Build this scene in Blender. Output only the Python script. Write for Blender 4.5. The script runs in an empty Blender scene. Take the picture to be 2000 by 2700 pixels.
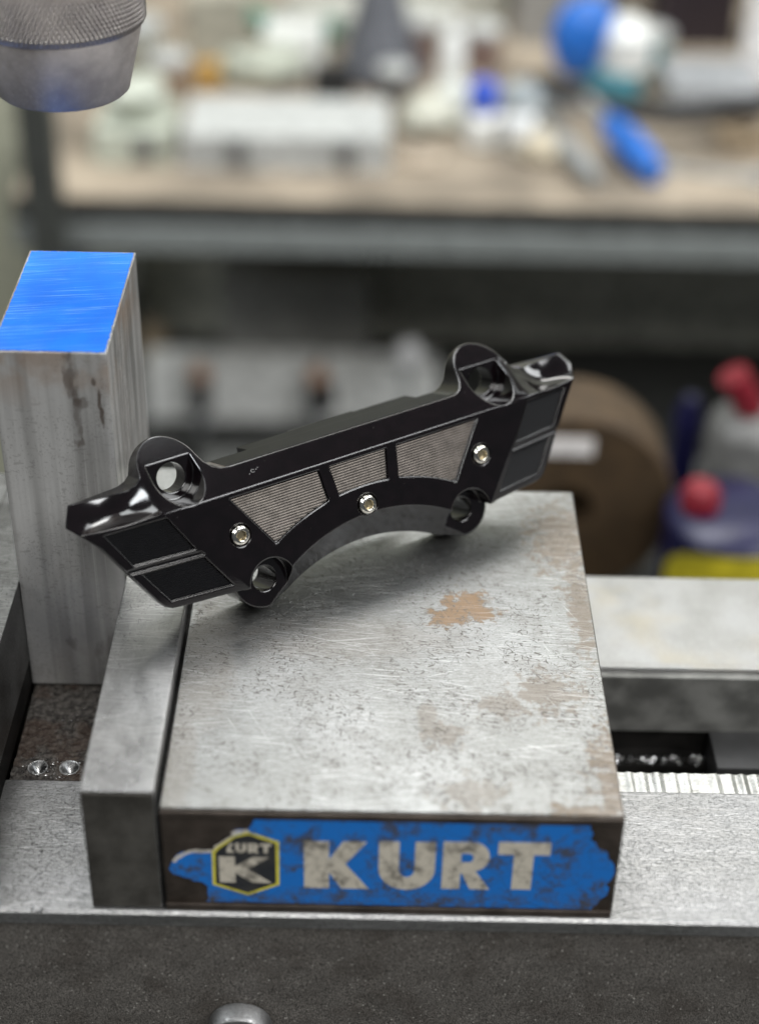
import bpy, bmesh, math, random
import numpy as np
from mathutils import Vector, Matrix
from mathutils.geometry import tessellate_polygon
random.seed(7); rng = np.random.default_rng(7)
S = 0.001                      # everything below is written in millimetres
sc = bpy.context.scene
COL = sc.collection

# ------------------------------------------------------------------ camera
cam_d = bpy.data.cameras.new('camera'); cam = bpy.data.objects.new('camera', cam_d); COL.objects.link(cam)
CX, CY, CZ, YAW, PITCH, ROLL = 54.352, -305.199, 310.360, 0.0079508, 0.6104492, 0.0249040
F_PX = 3544.1; H_PX = 2230.2
def cam_axes():
    cy, sy, cp, sp = math.cos(YAW), math.sin(YAW), math.cos(PITCH), math.sin(PITCH)
    f = Vector((sy*cp, cy*cp, -sp)); r = Vector((cy, -sy, 0)); u = r.cross(f)
    r2 = r*math.cos(ROLL) + u*math.sin(ROLL); u2 = -r*math.sin(ROLL) + u*math.cos(ROLL)
    return r2, u2, f
r_, u_, f_ = cam_axes()
M = Matrix((r_, u_, -f_)).transposed().to_4x4(); M.translation = Vector((CX, CY, CZ))*S
cam.matrix_world = M
cam_d.sensor_fit = 'VERTICAL'; cam_d.sensor_height = 36; cam_d.sensor_width = 27
cam_d.lens = F_PX/H_PX*36
cam_d.clip_start = 0.01; cam_d.clip_end = 50
cam_d.dof.use_dof = True; cam_d.dof.focus_distance = 0.486; cam_d.dof.aperture_fstop = 4.4; cam_d.dof.aperture_blades = 0
sc.camera = cam

# ------------------------------------------------------------------ light
w = bpy.data.worlds.new('World'); sc.world = w; w.use_nodes = True
w.node_tree.nodes['Background'].inputs[0].default_value = (0.86, 0.93, 1.0, 1)
w.node_tree.nodes['Background'].inputs[1].default_value = 0.10
sc.view_settings.view_transform = 'Standard'; sc.view_settings.look = 'None'
sc.view_settings.exposure = -0.12; sc.view_settings.gamma = 1
def area(name, loc, target, sx, sy, power, col=(1, .97, .92)):
    d = bpy.data.lights.new(name, 'AREA'); d.shape = 'RECTANGLE'; d.size = sx; d.size_y = sy
    d.energy = power; d.color = col
    o = bpy.data.objects.new(name, d); COL.objects.link(o)
    o.location = Vector(loc)
    o.rotation_euler = (Vector(target)-Vector(loc)).to_track_quat('-Z', 'Y').to_euler()
    return o
area('ceiling_light_back', (0.35, 2.7, 1.95), (0.1, 0.2, 0), 3.4, 2.4, 74, (.96, .99, 1))
area('added_light_over', (-0.45, 1.05, 2.1), (0, 0.1, 0), 1.7, 1.0, 34, (.96, .99, 1))  # added lamp, aimed to whiten the scoop of the left wing
area('added_light_far_right', (1.85, 0.95, 1.6), (0.05, 0.12, 0), 0.9, 1.1, 24, (.97, .99, 1))  # added lamp, placed so the right wing picks up a highlight
area('ceiling_light_right', (1.75, -0.75, 1.75), (0.05, 0.1, 0), 1.1, 1.1, 50, (.98, .99, 1))
area('ceiling_light_left', (-1.5, -0.3, 1.6), (0, 0.1, 0), 0.3, 1.4, 22, (.93, .97, 1))
area('ceiling_light_front', (0.25, -1.55, 1.75), (0.1, 0.1, 0), 1.0, 0.6, 30, (1, .985, .96))
area('ceiling_light_bench', (0.3, 1.15, 1.5), (0.2, 1.3, -0.3), 1.6, 0.3, 15, (1, .98, .95))

# ------------------------------------------------------------------ node helpers
class NT:
    def __init__(s, name):
        s.m = bpy.data.materials.new(name); s.m.use_nodes = True
        s.t = s.m.node_tree; s.b = s.t.nodes['Principled BSDF']
        tc = s.t.nodes.new('ShaderNodeTexCoord'); mp = s.t.nodes.new('ShaderNodeMapping')
        mp.inputs['Scale'].default_value = (1000, 1000, 1000)
        s.L(tc.outputs['Object'], mp.inputs[0]); s.P = mp.outputs[0]      # position in mm
    def L(s, a, b): s.t.links.new(a, b)
    def setin(s, i, v):
        if hasattr(v, 'is_output') or isinstance(v, bpy.types.NodeSocket): s.L(v, i)
        elif v is not None: i.default_value = v
    def map(s, scale=(1, 1, 1), rot=(0, 0, 0), loc=(0, 0, 0), src=None):
        n = s.t.nodes.new('ShaderNodeMapping'); s.L(src or s.P, n.inputs[0])
        n.inputs['Scale'].default_value = scale; n.inputs['Rotation'].default_value = rot; n.inputs['Location'].default_value = loc
        return n.outputs[0]
    def rotmap(s, ang, scale, loc=(0, 0, 0)):       # rotate about z first, then stretch
        a = s.map(rot=(0, 0, ang), loc=loc); return s.map(scale=scale, src=a)
    def noise(s, vec=None, scale=1, detail=2, rough=.5, dist=0, col=False):
        n = s.t.nodes.new('ShaderNodeTexNoise'); s.L(vec or s.P, n.inputs['Vector'])
        n.inputs['Scale'].default_value = scale; n.inputs['Detail'].default_value = detail
        n.inputs['Roughness'].default_value = rough; n.inputs['Distortion'].default_value = dist
        return n.outputs['Color' if col else 'Fac']
    def voro(s, vec=None, scale=1, feat='F1', out='Distance', rand=1):
        n = s.t.nodes.new('ShaderNodeTexVoronoi'); n.feature = feat; s.L(vec or s.P, n.inputs['Vector'])
        n.inputs['Scale'].default_value = scale; n.inputs['Randomness'].default_value = rand
        return n.outputs[out]
    def ramp(s, v, a, b, lo=0., hi=1.):
        n = s.t.nodes.new('ShaderNodeMapRange'); s.L(v, n.inputs[0]); n.interpolation_type = 'SMOOTHSTEP'
        for i, k in ((1, a), (2, b), (3, lo), (4, hi)): n.inputs[i].default_value = k
        return n.outputs[0]
    def math(s, op, a, b=None, c=None):
        n = s.t.nodes.new('ShaderNodeMath'); n.operation = op
        for i, v in enumerate((a, b, c)):
            if v is not None: s.setin(n.inputs[i], v)
        return n.outputs[0]
    def mix(s, f, a, b, mode='MIX'):
        n = s.t.nodes.new('ShaderNodeMix'); n.data_type = 'RGBA'; n.blend_type = mode
        s.setin(n.inputs[0], f)
        for i, v in ((6, a), (7, b)): s.setin(n.inputs[i], v if not isinstance(v, tuple) else (*v, 1)[:4])
        return n.outputs[2]
    def sep(s, vec=None):
        n = s.t.nodes.new('ShaderNodeSeparateXYZ'); s.L(vec or s.P, n.inputs[0]); return n.outputs
    def bump(s, h, strength=.3, dist=0.0002, normal=None):
        n = s.t.nodes.new('ShaderNodeBump'); s.L(h, n.inputs['Height'])
        n.inputs['Strength'].default_value = strength; n.inputs['Distance'].default_value = dist
        if normal is not None: s.L(normal, n.inputs['Normal'])
        return n.outputs[0]
    def bevel(s, r, samples=4):
        n = s.t.nodes.new('ShaderNodeBevel'); n.inputs['Radius'].default_value = r; n.samples = samples
        return n.outputs[0]
    def blob(s, c, r, warp, amt=.9, soft=.25):      # a stain with a noisy outline at c (mm)
        n = s.t.nodes.new('ShaderNodeVectorMath'); n.operation = 'SUBTRACT'; s.L(s.P, n.inputs[0]); n.inputs[1].default_value = (c[0], c[1], c[2] if len(c) > 2 else 0)
        m = s.map(scale=(1/r[0], 1/r[1], 1/r[2] if len(r) > 2 else 0.0), src=n.outputs[0])
        l = s.t.nodes.new('ShaderNodeVectorMath'); l.operation = 'LENGTH'; s.L(m, l.inputs[0])
        d = s.math('ADD', l.outputs['Value'], s.math('MULTIPLY', s.math('SUBTRACT', warp, .5), amt*2))
        return s.ramp(d, 1-soft, 1+soft, 1, 0)
    def out(s, color=None, rough=None, metal=None, normal=None, spec=None, **kw):
        if color is not None: s.setin(s.b.inputs['Base Color'], color if not isinstance(color, tuple) else (*color, 1)[:4])
        for k, v in (('Roughness', rough), ('Metallic', metal), ('Normal', normal), ('Specular IOR Level', spec)):
            if v is not None: s.setin(s.b.inputs[k], v)
        for k, v in kw.items(): s.setin(s.b.inputs[k], v)
        return s.m

def plain(name, col, rough=.5, metal=0., var=.12, spec=None, bumpy=.0, nscale=.08, **kw):
    n = NT(name); a = n.noise(scale=nscale, detail=4); lo = tuple(c*(1-var*2) for c in col); hi = tuple(min(1, c*(1+var*2)) for c in col)
    c = n.mix(n.ramp(a, .3, .7), lo, hi)
    nm = n.bump(n.noise(scale=nscale*8, detail=3), bumpy, .0004) if bumpy else None
    return n.out(c, rough, metal, nm, spec, **kw)

# ------------------------------------------------------------------ mesh helpers
def link(name, me, mat=None, parent=None):
    o = bpy.data.objects.new(name, me); COL.objects.link(o)
    if mat: 
        me.materials.clear(); me.materials.append(mat)
    if parent is not None: o.parent = parent
    return o
def tag(o, label=None, cat=None, group=None, kind=None):
    if label: o['label'] = label
    if cat: o['category'] = cat
    if group: o['group'] = group
    if kind: o['kind'] = kind
    return o
def thing(name, label, cat, loc=(0, 0, 0), rot=(0, 0, 0), group=None):
    o = bpy.data.objects.new(name, None); COL.objects.link(o); o.empty_display_size = .01
    o.location = Vector(loc)*S; o.rotation_euler = rot
    return tag(o, label, cat, group)
def to_obj(name, bm, mat, parent=None, smooth=None, bevel=0, bseg=2):
    """bm is in mm"""
    if bevel:
        es = [e for e in bm.edges if len(e.link_faces) == 2 and e.calc_face_angle(0) > .5]
        bmesh.ops.bevel(bm, geom=es, offset=bevel, segments=bseg, affect='EDGES', profile=.5, clamp_overlap=True)
    bmesh.ops.scale(bm, vec=(S, S, S), verts=bm.verts)
    bmesh.ops.recalc_face_normals(bm, faces=bm.faces)
    me = bpy.data.meshes.new(name); bm.to_mesh(me); bm.free()
    if smooth:
        for p in me.polygons: p.use_smooth = True
        me.set_sharp_from_angle(angle=math.radians(smooth))
    return link(name, me, mat, parent)
def bx(bm, x0, x1, y0, y1, z0, z1, mtx=None):
    vs = [bm.verts.new((x, y, z)) for x in (x0, x1) for y in (y0, y1) for z in (z0, z1)]
    for f in ((0, 1, 3, 2), (4, 6, 7, 5), (0, 4, 5, 1), (2, 3, 7, 6), (0, 2, 6, 4), (1, 5, 7, 3)):
        bm.faces.new([vs[i] for i in f])
    if mtx is not None: bmesh.ops.transform(bm, matrix=mtx, verts=vs)
    return vs
def box(name, x0, x1, y0, y1, z0, z1, mat, parent=None, bevel=.4, mtx=None):
    bm = bmesh.new(); bx(bm, x0, x1, y0, y1, z0, z1, mtx); return to_obj(name, bm, mat, parent, 35, bevel)
def lathe(bm, prof, seg=64, mtx=None, cap=True):
    """prof: list of (r, z)"""
    rings = []
    for r, z in prof:
        rings.append([bm.verts.new((r*math.cos(2*math.pi*i/seg), r*math.sin(2*math.pi*i/seg), z)) for i in range(seg)])
    for a, b in zip(rings, rings[1:]):
        for i in range(seg): bm.faces.new((a[i], a[(i+1) % seg], b[(i+1) % seg], b[i]))
    if cap:
        bm.faces.new(rings[0][::-1]); bm.faces.new(rings[-1])
    vs = [v for r in rings for v in r]
    if mtx is not None: bmesh.ops.transform(bm, matrix=mtx, verts=vs)
    return vs
def lath(name, prof, mat, parent=None, seg=64, mtx=None, smooth=40):
    bm = bmesh.new(); lathe(bm, prof, seg, mtx); return to_obj(name, bm, mat, parent, smooth)
def prism(bm, pts, z0, z1, f0=None, f1=None):
    """polygon pts (x,y) between z0 and z1 (or functions of (x,y))"""
    a = [bm.verts.new((x, y, f0(x, y) if f0 else z0)) for x, y in pts]
    b = [bm.verts.new((x, y, f1(x, y) if f1 else z1)) for x, y in pts]
    n = len(pts)
    bm.faces.new(a[::-1]); bm.faces.new(b)
    for i in range(n): bm.faces.new((a[i], a[(i+1) % n], b[(i+1) % n], b[i]))
    return a+b
def tube(bm, path, r, seg=12):
    path = [Vector(p) for p in path]; rings = []
    for i, p in enumerate(path):
        t = (path[min(i+1, len(path)-1)]-path[max(i-1, 0)]).normalized()
        a = t.orthogonal().normalized() if i == 0 else (a - t*a.dot(t)).normalized()
        b = t.cross(a); rr = r(i/(len(path)-1)) if callable(r) else r
        rings.append([bm.verts.new(p + (a*math.cos(2*math.pi*k/seg)+b*math.sin(2*math.pi*k/seg))*rr) for k in range(seg)])
    for A, B in zip(rings, rings[1:]):
        for i in range(seg): bm.faces.new((A[i], A[(i+1) % seg], B[(i+1) % seg], B[i]))
    bm.faces.new(rings[0][::-1]); bm.faces.new(rings[-1])

# ------------------------------------------------------------------ materials
def scratches(n, amount=1.0):
    """fine bright scratches and short dings, returned as (bright, dark)"""
    br = None
    for k, (ang, sx, sy, th) in enumerate(((.10, .03, 1.5, .63), (-.14, .022, 1.7, .64), (.28, .04, 1.5, .67), (-.36, .04, 1.6, .68), (.03, .07, 2.2, .62), (1.1, .05, 1.8, .71))):
        v = n.noise(n.rotmap(ang, (sx, sy, 1), (13.7*k, 5.1*k, 3.3*k)), 1, 1.5, .5)
        m = n.ramp(v, th, th+.05)
        br = m if br is None else n.math('MAXIMUM', br, m)
    dk = None; dgate = n.ramp(n.noise(scale=.045, detail=3), .38, .55, .2, 1)
    for k, (ang, sx, sy, th) in enumerate(((.2, .35, 1.5, .70), (-.5, .55, 1.9, .735), (.95, .5, 1.9, .74), (-1.2, .6, 2.0, .745), (1.5, .7, 1.7, .75))):
        v = n.noise(n.rotmap(ang, (sx, sy, 1), (7.7*k+3, 9.1*k, 4.3*k)), 1, 0, .5, .6)
        m = n.ramp(v, th, th+.035)
        dk = m if dk is None else n.math('MAXIMUM', dk, m)
    return br, n.math('MULTIPLY', dk, dgate)

def steel_top():
    n = NT('ground_steel_worn')
    big = n.noise(scale=.022, detail=4, rough=.55); mid = n.noise(scale=.09, detail=5, rough=.65)
    warp = n.noise(scale=.26, detail=7, rough=.7)
    fine = n.noise(n.map(scale=(.35, 1.6, 1)), 1, 4, .7)
    c = n.mix(n.ramp(big, .35, .65), (.245, .245, .235), (.33, .335, .33))
    c = n.mix(n.math('MULTIPLY', n.ramp(mid, .45, .65), .45), c, (.20, .19, .17))
    c = n.mix(n.ramp(fine, .35, .7, 0, .5), c, (.44, .45, .45)); grn = n.noise(n.map(scale=(1.1, 2.6, 1)), 1, 3, .7); c = n.mix(n.ramp(grn, .56, .70, 0, .55), c, (.13, .125, .115)); c = n.mix(n.ramp(grn, .44, .32, 0, .4), c, (.50, .51, .51))
    st = st0 = None
    for cc, rr, a, am in (((85.5, 89), (6.5, 7.5), .9, 2.3), ((79, 83), (5.5, 4.5), .85, 2.0), ((89, 85), (5.5, 3), .8, 2.0), ((107, 49), (9, 9), .34, 2.8), ((94, 44), (8, 5), .28, 2.8), ((76, 31), (6, 5), .28, 2.8),
                          ((72, 38), (3, 7), .25, .7), ((122.5, 12), (6, 24), .5, 2.4), ((116, 0), (14, 5), .5, 2.4), ((118, 125), (11, 18), .45, 2.6), ((120, 92), (4, 26), .4, 2.4),
                          ((84, 8), (9, 6), .26, 2.8), ((8, 60), (9, 32), .2, .8), ((46, 72), (38, 10), .16, .8), ((4, 20), (5, 25), .2, .6)):
        m = n.math('MULTIPLY', n.blob(cc, rr, warp, am, .35), a)
        st = m if st is None else n.math('MAXIMUM', st, m)
    c = n.mix(n.ramp(st, .0, .5, 0, .7), c, (.20, .155, .11)); c = n.mix(n.math('MULTIPLY', n.ramp(st, .4, .9), .72), c, (.25, .155, .08))
    br, dk = scratches(n)
    gate = n.ramp(n.noise(scale=.03, detail=2), .42, .6, .25, 1)
    br = n.math('MULTIPLY', br, gate)
    c = n.mix(n.math('MULTIPLY', br, .32), c, (.80, .80, .80)); c = n.mix(n.math('MULTIPLY', dk, .8), c, (.12, .11, .10))
    r = n.math('ADD', n.math('ADD', .42, n.ramp(mid, .3, .8, 0, .12)), n.math('MULTIPLY', st, .3))
    h = n.math('SUBTRACT', n.math('MULTIPLY', n.noise(scale=1.4, detail=4, rough=.7), .35), n.math('ADD', n.math('MULTIPLY', br, .6), n.math('MULTIPLY', dk, 1.2)))
    nm = n.bump(h, .5, .00012, n.bevel(.0007))
    return n.out(c, r, n.math('SUBTRACT', 1.0, n.math('MULTIPLY', st, .85)), nm)
def steel(name, lo, hi, rough=.36, sc_=1., brush=(1, 1, 1), scr=True, bump=.35, pit=0, tint=None):
    n = NT(name)
    a = n.noise(n.map(scale=brush), .06*sc_, 5, .6); f = n.noise(n.map(scale=brush), .9*sc_, 4, .7)
    c = n.mix(n.ramp(a, .3, .7), lo, hi); c = n.mix(n.ramp(f, .45, .8, 0, .4), c, tuple(min(1, x*1.35) for x in hi))
    if tint: c = n.mix(n.ramp(n.noise(scale=.035, detail=4), .52, .7, 0, .5), c, tint)
    h = n.math('MULTIPLY', f, .6)
    if scr:
        br, dk = scratches(n); c = n.mix(n.math('MULTIPLY', br, .3), c, tuple(min(1, x*1.7) for x in hi)); c = n.mix(n.math('MULTIPLY', dk, .4), c, tuple(x*.4 for x in lo))
        h = n.math('SUBTRACT', h, dk)
    if pit:
        p = n.ramp(n.noise(n.map(scale=(.5, 1.4, 1.0)), pit, 5, .75), .49, .66); c = n.mix(n.math('MULTIPLY', p, .6), c, tuple(x*.35 for x in lo))
        h = n.math('SUBTRACT', h, p)
    nm = n.bump(h, bump, .00015, n.bevel(.0006))
    return n.out(c, n.ramp(a, .3, .7, rough*.85, rough*1.2), 1., nm)
M_top = steel_top()
M_plate = steel('plate_steel', (.32, .32, .32), (.46, .46, .46), .3, brush=(1, .35, 1))
M_way = steel('bed_way_steel', (.29, .29, .285), (.37, .37, .37), .42, pit=2.2, brush=(.35, 1, 1))
M_rear = steel('rear_way_steel', (.31, .31, .305), (.39, .39, .39), .42, scr=False, tint=(.40, .36, .28))
M_fixed = steel('fixed_jaw_steel', (.09, .088, .085), (.20, .20, .195), .45, scr=True)
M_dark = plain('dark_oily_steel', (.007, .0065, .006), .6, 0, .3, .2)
def aluminium(name='raw_aluminium'):
    n = NT(name)
    st = n.noise(n.map(scale=(.5, .5, .006)), 1, 4, .7); st2 = n.noise(n.map(scale=(.11, .11, .004), loc=(4, 2, 0)), 1, 3, .6)
    cl = n.noise(scale=.05, detail=6, rough=.65); warp = n.noise(n.map(scale=(1, 1, .4)), .35, 4, .6)
    c = n.mix(n.ramp(st2, .38, .62), (.33, .325, .313), (.60, .595, .58)); c = n.mix(n.ramp(st, .55, .72, 0, .4), c, (.74, .735, .72)); c = n.mix(n.ramp(st, .45, .28, 0, .22), c, (.30, .292, .28))
    c = n.mix(n.ramp(cl, .5, .66, 0, .5), c, (.30, .285, .275))
    zz = n.sep()[2]
    warm = n.math('MULTIPLY', n.ramp(zz, 60, 86, 0, .55), n.ramp(n.noise(scale=.08, detail=4), .4, .6)); c = n.mix(warm, c, (.36, .23, .14))
    for cc, rr, a in (((-30.5, 92, 77), (1.7, 4, 6), .6), ((-29.6, 92, 66), (.9, 4, 9), .5), ((-28, 92, 68.5), (1.8, 4, 1.2), .5), ((-29.3, 92, 55), (1.4, 4, 1.2), .6), ((-22.8, 92, 70), (.55, 4, 2.6), .9), ((-22.4, 92, 64.5), (.5, 4, 2.6), .9),
                      ((-24, 92, 75), (.45, 4, 1.2), .8), ((-38, 92, -20), (2, 4, 2), .5), ((-27, 92, -24), (3, 4, 6), .35), ((-19.5, 115, 20), (5, 6, 50), .25)):
        c = n.mix(n.math('MULTIPLY', n.blob(cc, rr, warp, 2.4, .5), a), c, (.11, .085, .07))
    sm = n.math('MULTIPLY', n.blob((-42, 92, -14), (13, 9, 20), cl, 1.6, .9), .45); c = n.mix(sm, c, (.16, .17, .20))
    br, dk = scratches(n); c = n.mix(n.math('MULTIPLY', dk, .3), c, (.15, .14, .13))
    nm = n.bump(n.math('ADD', n.math('MULTIPLY', st, .7), n.noise(scale=1.2, detail=3)), .35, .00012, n.bevel(.0006))
    return n.out(c, n.ramp(cl, .3, .7, .3, .5), .6, nm)
M_alu = aluminium()
def blue_top():
    n = NT('blue_layout_paint')
    c = n.mix(n.ramp(n.noise(scale=.06, detail=4), .3, .7), (.002, .125, .60), (.003, .17, .74))
    sv = None
    for k, (a, th) in enumerate(((-.16, .60), (-.20, .61), (-.12, .62))):
        m = n.ramp(n.noise(n.rotmap(a, (.03, 1.7, 1), (11*k, 7*k, 0)), 1, 2, .5), th, th+.08); sv = m if sv is None else n.math('MAXIMUM', sv, m)
    sv = n.math('MULTIPLY', sv, n.ramp(n.noise(scale=.07, detail=2), .4, .6, .3, 1))
    c = n.mix(n.math('MULTIPLY', sv, .34), c, (.25, .48, .85))
    sp = n.ramp(n.voro(scale=.35), .0, .05, .5, 0); c = n.mix(sp, c, (.6, .7, .85))
    return n.out(c, .5, 0., n.bump(n.noise(n.rotmap(-.16, (.1, 2.5, 1)), 1, 3), .25, .0001), .35)
M_blue = blue_top()
def casting():
    n = NT('rough_cast_iron')
    a = n.noise(scale=2.2, detail=5, rough=.7); b = n.noise(scale=.06, detail=5)
    c = n.mix(n.ramp(a, .35, .7), (.032, .029, .026), (.27, .25, .225)); c = n.mix(n.ramp(b, .45, .7, 0, .4), c, (.055, .043, .034))
    sp = n.ramp(n.voro(n.map(scale=(1, 1, 1)), .6), .05, .22, 1, 0); sp = n.math('MULTIPLY', sp, n.ramp(n.noise(scale=.5, detail=3), .47, .58))
    c = n.mix(n.math('MULTIPLY', sp, .9), c, (.62, .60, .55))
    h = n.math('ADD', a, n.math('MULTIPLY', n.noise(scale=1.6, detail=4), .5))
    return n.out(c, .42, .35, n.bump(h, .9, .0005, n.bevel(.0009)), .5)
M_cast = casting()
def grime():
    n = NT('oily_rusty_casting')
    a = n.noise(scale=.5, detail=6, rough=.72); b = n.noise(scale=.07, detail=4)
    c = n.mix(n.ramp(a, .35, .7), (.035, .031, .028), (.22, .20, .18)); c = n.mix(n.ramp(b, .5, .62, 0, .5), c, (.11, .065, .042))
    return n.out(c, .27, .2, n.bump(a, 1., .0012), .6)
M_grime = grime()
def jaw_front():
    n = NT('brown_blued_steel')
    a = n.noise(scale=.08, detail=5, rough=.6); c = n.mix(n.ramp(a, .3, .7), (.035, .027, .021), (.085, .068, .056))
    return n.out(c, .42, .55, n.bump(n.noise(scale=.8, detail=4), .4, .0002, n.bevel(.0008)), .5)
M_jfront = jaw_front()
M_pfront = steel('plate_end_steel', (.12, .112, .10), (.21, .20, .18), .5, scr=False)
def sticker(name, col, dirt=.5):
    n = NT(name)
    d = n.noise(n.map(scale=(1, 1, 1), loc=(3, 0, 8)), .13, 6, .7); e = n.noise(scale=.6, detail=4, rough=.7)
    f = n.math('MULTIPLY', n.ramp(n.math('ADD', n.math('MULTIPLY', d, .75), n.math('MULTIPLY', e, .25)), .47, .62), dirt)
    c = n.mix(f, col, (.055, .05, .042))
    zz = n.sep()[2]; low = n.math('MULTIPLY', n.ramp(zz, -36, -27, .65, 0), n.ramp(n.noise(scale=.25, detail=5, rough=.7), .4, .62)); c = n.mix(low, c, (.07, .065, .055))
    cr = n.ramp(n.voro(n.map(scale=(1, 1, 1)), .09, 'DISTANCE_TO_EDGE'), .0, .018, .35, 0); c = n.mix(cr, c, (.03, .03, .03))
    return n.out(c, n.ramp(d, .3, .7, .38, .6), 0., n.bump(n.math('ADD', d, e), .25, .0003), .4)
M_sblue = sticker('sticker_blue', (.008, .145, .50), .95); M_scream = sticker('sticker_cream', (.52, .48, .40), .75)
M_sblack = sticker('sticker_black', (.018, .02, .024), .3); M_syel = sticker('sticker_yellow', (.62, .56, .07), .5)

def anod(name, col=(.0024, .0013, .0017), rough=.095, tint=None):  # purple tint of the default base stands in for a reflected colour
    n = NT(name)
    c = n.mix(n.ramp(n.noise(scale=.2, detail=3), .4, .6), col, tuple(x*1.5 for x in col))
    du = n.math('MULTIPLY', n.ramp(n.voro(scale=.42), .02, .05, 1, 0), n.ramp(n.noise(scale=.12, detail=2), .52, .6)); c = n.mix(n.math('MULTIPLY', du, .35), c, (.35, .33, .3))
    nm = n.bump(n.noise(n.map(scale=(.12, 1, 1)), 2.2, 2), .05, .00008, n.bevel(.0008, 8))
    return n.out(c, rough, 0., nm, .9)
M_anod = anod('black_anodised')
M_matte = anod('matte_black_anodised', (.005, .005, .0046), .5); M_matte.node_tree.nodes['Principled BSDF'].inputs['Specular IOR Level'].default_value = .28
def ribm(name, col, rough, metal=.85):
    n = NT(name); c = n.mix(n.ramp(n.noise(scale=.3, detail=3), .3, .7), tuple(x*.8 for x in col), col)
    return n.out(c, rough, metal, None, .5)
M_rib = ribm('machined_ribs', (.23, .212, .195), .25); M_ribd = ribm('black_machined_ribs', (.007, .007, .008), .3, 0.); M_ribd.node_tree.nodes['Principled BSDF'].inputs['Specular IOR Level'].default_value = .22
def chrome():
    n = NT('stainless_screw'); return n.out((.80, .77, .70), .13, 1., n.bevel(.00018, 4))
M_screw = chrome()
M_socket = plain('brassy_socket', (.50, .42, .27), .3, 1.)

# ================================================================== SETTING
def struct(o): o['kind'] = 'structure'; return o
M_floor = plain('concrete_floor', (.10, .10, .095), .6, 0, .2)
struct(box('floor', -4000, 4500, -2500, 5200, -960, -940, M_floor, None, 0))
M_wall = plain('shop_wall', (.36, .37, .32), .8, 0, .15, nscale=.004)
struct(box('back_wall', -4000, 4500, 1795, 1850, -939, 2600, M_wall, None, 0))

# ================================================================== MACHINE VISE
vise = thing('machine_vise', 'worn grey steel machine vise under the black caliper, with a torn blue sticker', 'vise', (50, 60, -100))
OFF = Vector((50, 60, -100))*S
def vp(o):      # children of the vise keep world coordinates
    o.matrix_parent_inverse = Matrix.Translation(-OFF); return o
ZB = -37.9
# base casting, lower body
def rough_box(name, x0, x1, y0, y1, z0, z1, mat, parent, amp=.5, step=4.):
    bm = bmesh.new(); nx, nz = int((x1-x0)/step), int((z1-z0)/step)
    g = [[bm.verts.new((x0+(x1-x0)*i/nx, y0+(rng.normal()*amp if 0 < k < nz else 0), z0+(z1-z0)*k/nz)) for k in range(nz+1)] for i in range(nx+1)]
    for i in range(nx):
        for k in range(nz): bm.faces.new((g[i][k], g[i+1][k], g[i+1][k+1], g[i][k+1]))
    b = [bm.verts.new(p) for p in ((x0, y1, z0), (x1, y1, z0), (x1, y1, z1), (x0, y1, z1))]
    bm.faces.new((b[0], b[3], b[2], b[1]))
    bm.faces.new([g[i][nz] for i in range(nx+1)]+[b[2], b[3]]); bm.faces.new([g[i][0] for i in range(nx, -1, -1)]+[b[0], b[1]])
    bm.faces.new([g[0][k] for k in range(nz+1)]+[b[3], b[0]]); bm.faces.new([g[nx][k] for k in range(nz, -1, -1)]+[b[1], b[2]])
    return to_obj(name, bm, mat, parent, 50)
vp(rough_box('base', -150, 380, -1.2, 48.2, -112, ZB-5.1, M_cast, vise, .28, 3.))
vp(box('base_rear', -150, 380, 120.2, 156, -112, ZB-5.1, M_cast, vise, .5)); vp(box('base_floor', -150, 380, 48.4, 120, -112, -110.2, M_cast, vise, .1))
vp(box('base_end', -150, -67, 48.4, 120, -110, ZB-.1, M_cast, vise, .3))
def way(name, x0, x1, y0, y1, z0, z1, mat, wob=.25):
    bm = bmesh.new(); n = 160
    A, B, Cc, D = [], [], [], []
    for i in range(n+1):
        x = x0+(x1-x0)*i/n; d = rng.normal()*wob*.35
        A.append(bm.verts.new((x, y0+1.0+d*.6, z1))); D.append(bm.verts.new((x, y0+d*.3, z1-.9)))
        B.append(bm.verts.new((x, y1, z1))); Cc.append(bm.verts.new((x, y0, z0)))
    E2 = [bm.verts.new((x0+(x1-x0)*i/n, y1, z0)) for i in range(n+1)]
    for i in range(n):
        for P, Q in ((A, B), (D, A), (Cc, D), (B, E2), (E2, Cc)): bm.faces.new((P[i], P[i+1], Q[i+1], Q[i]))
    bm.faces.new((A[0], B[0], E2[0], Cc[0], D[0])); bm.faces.new((A[n], D[n], Cc[n], E2[n], B[n]))
    return to_obj(name, bm, mat, vise, 30)
fw = vp(way('front_way', -150, 380, -2.1, 48.4, ZB-5, ZB, M_way)); rw = vp(way('rear_way', -49.5, 380, 105.6, 155.4, ZB-5, ZB, M_rear, .05))
tag(fw, 'pitted light grey front slideway'); tag(rw, 'smooth light grey rear slideway')
# thin raised strip along the rear way
vp(box('rear_way_lip', 118, 380, 105.0, 107.2, ZB+.02, ZB+.9, M_rear, vise, .2))
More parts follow.
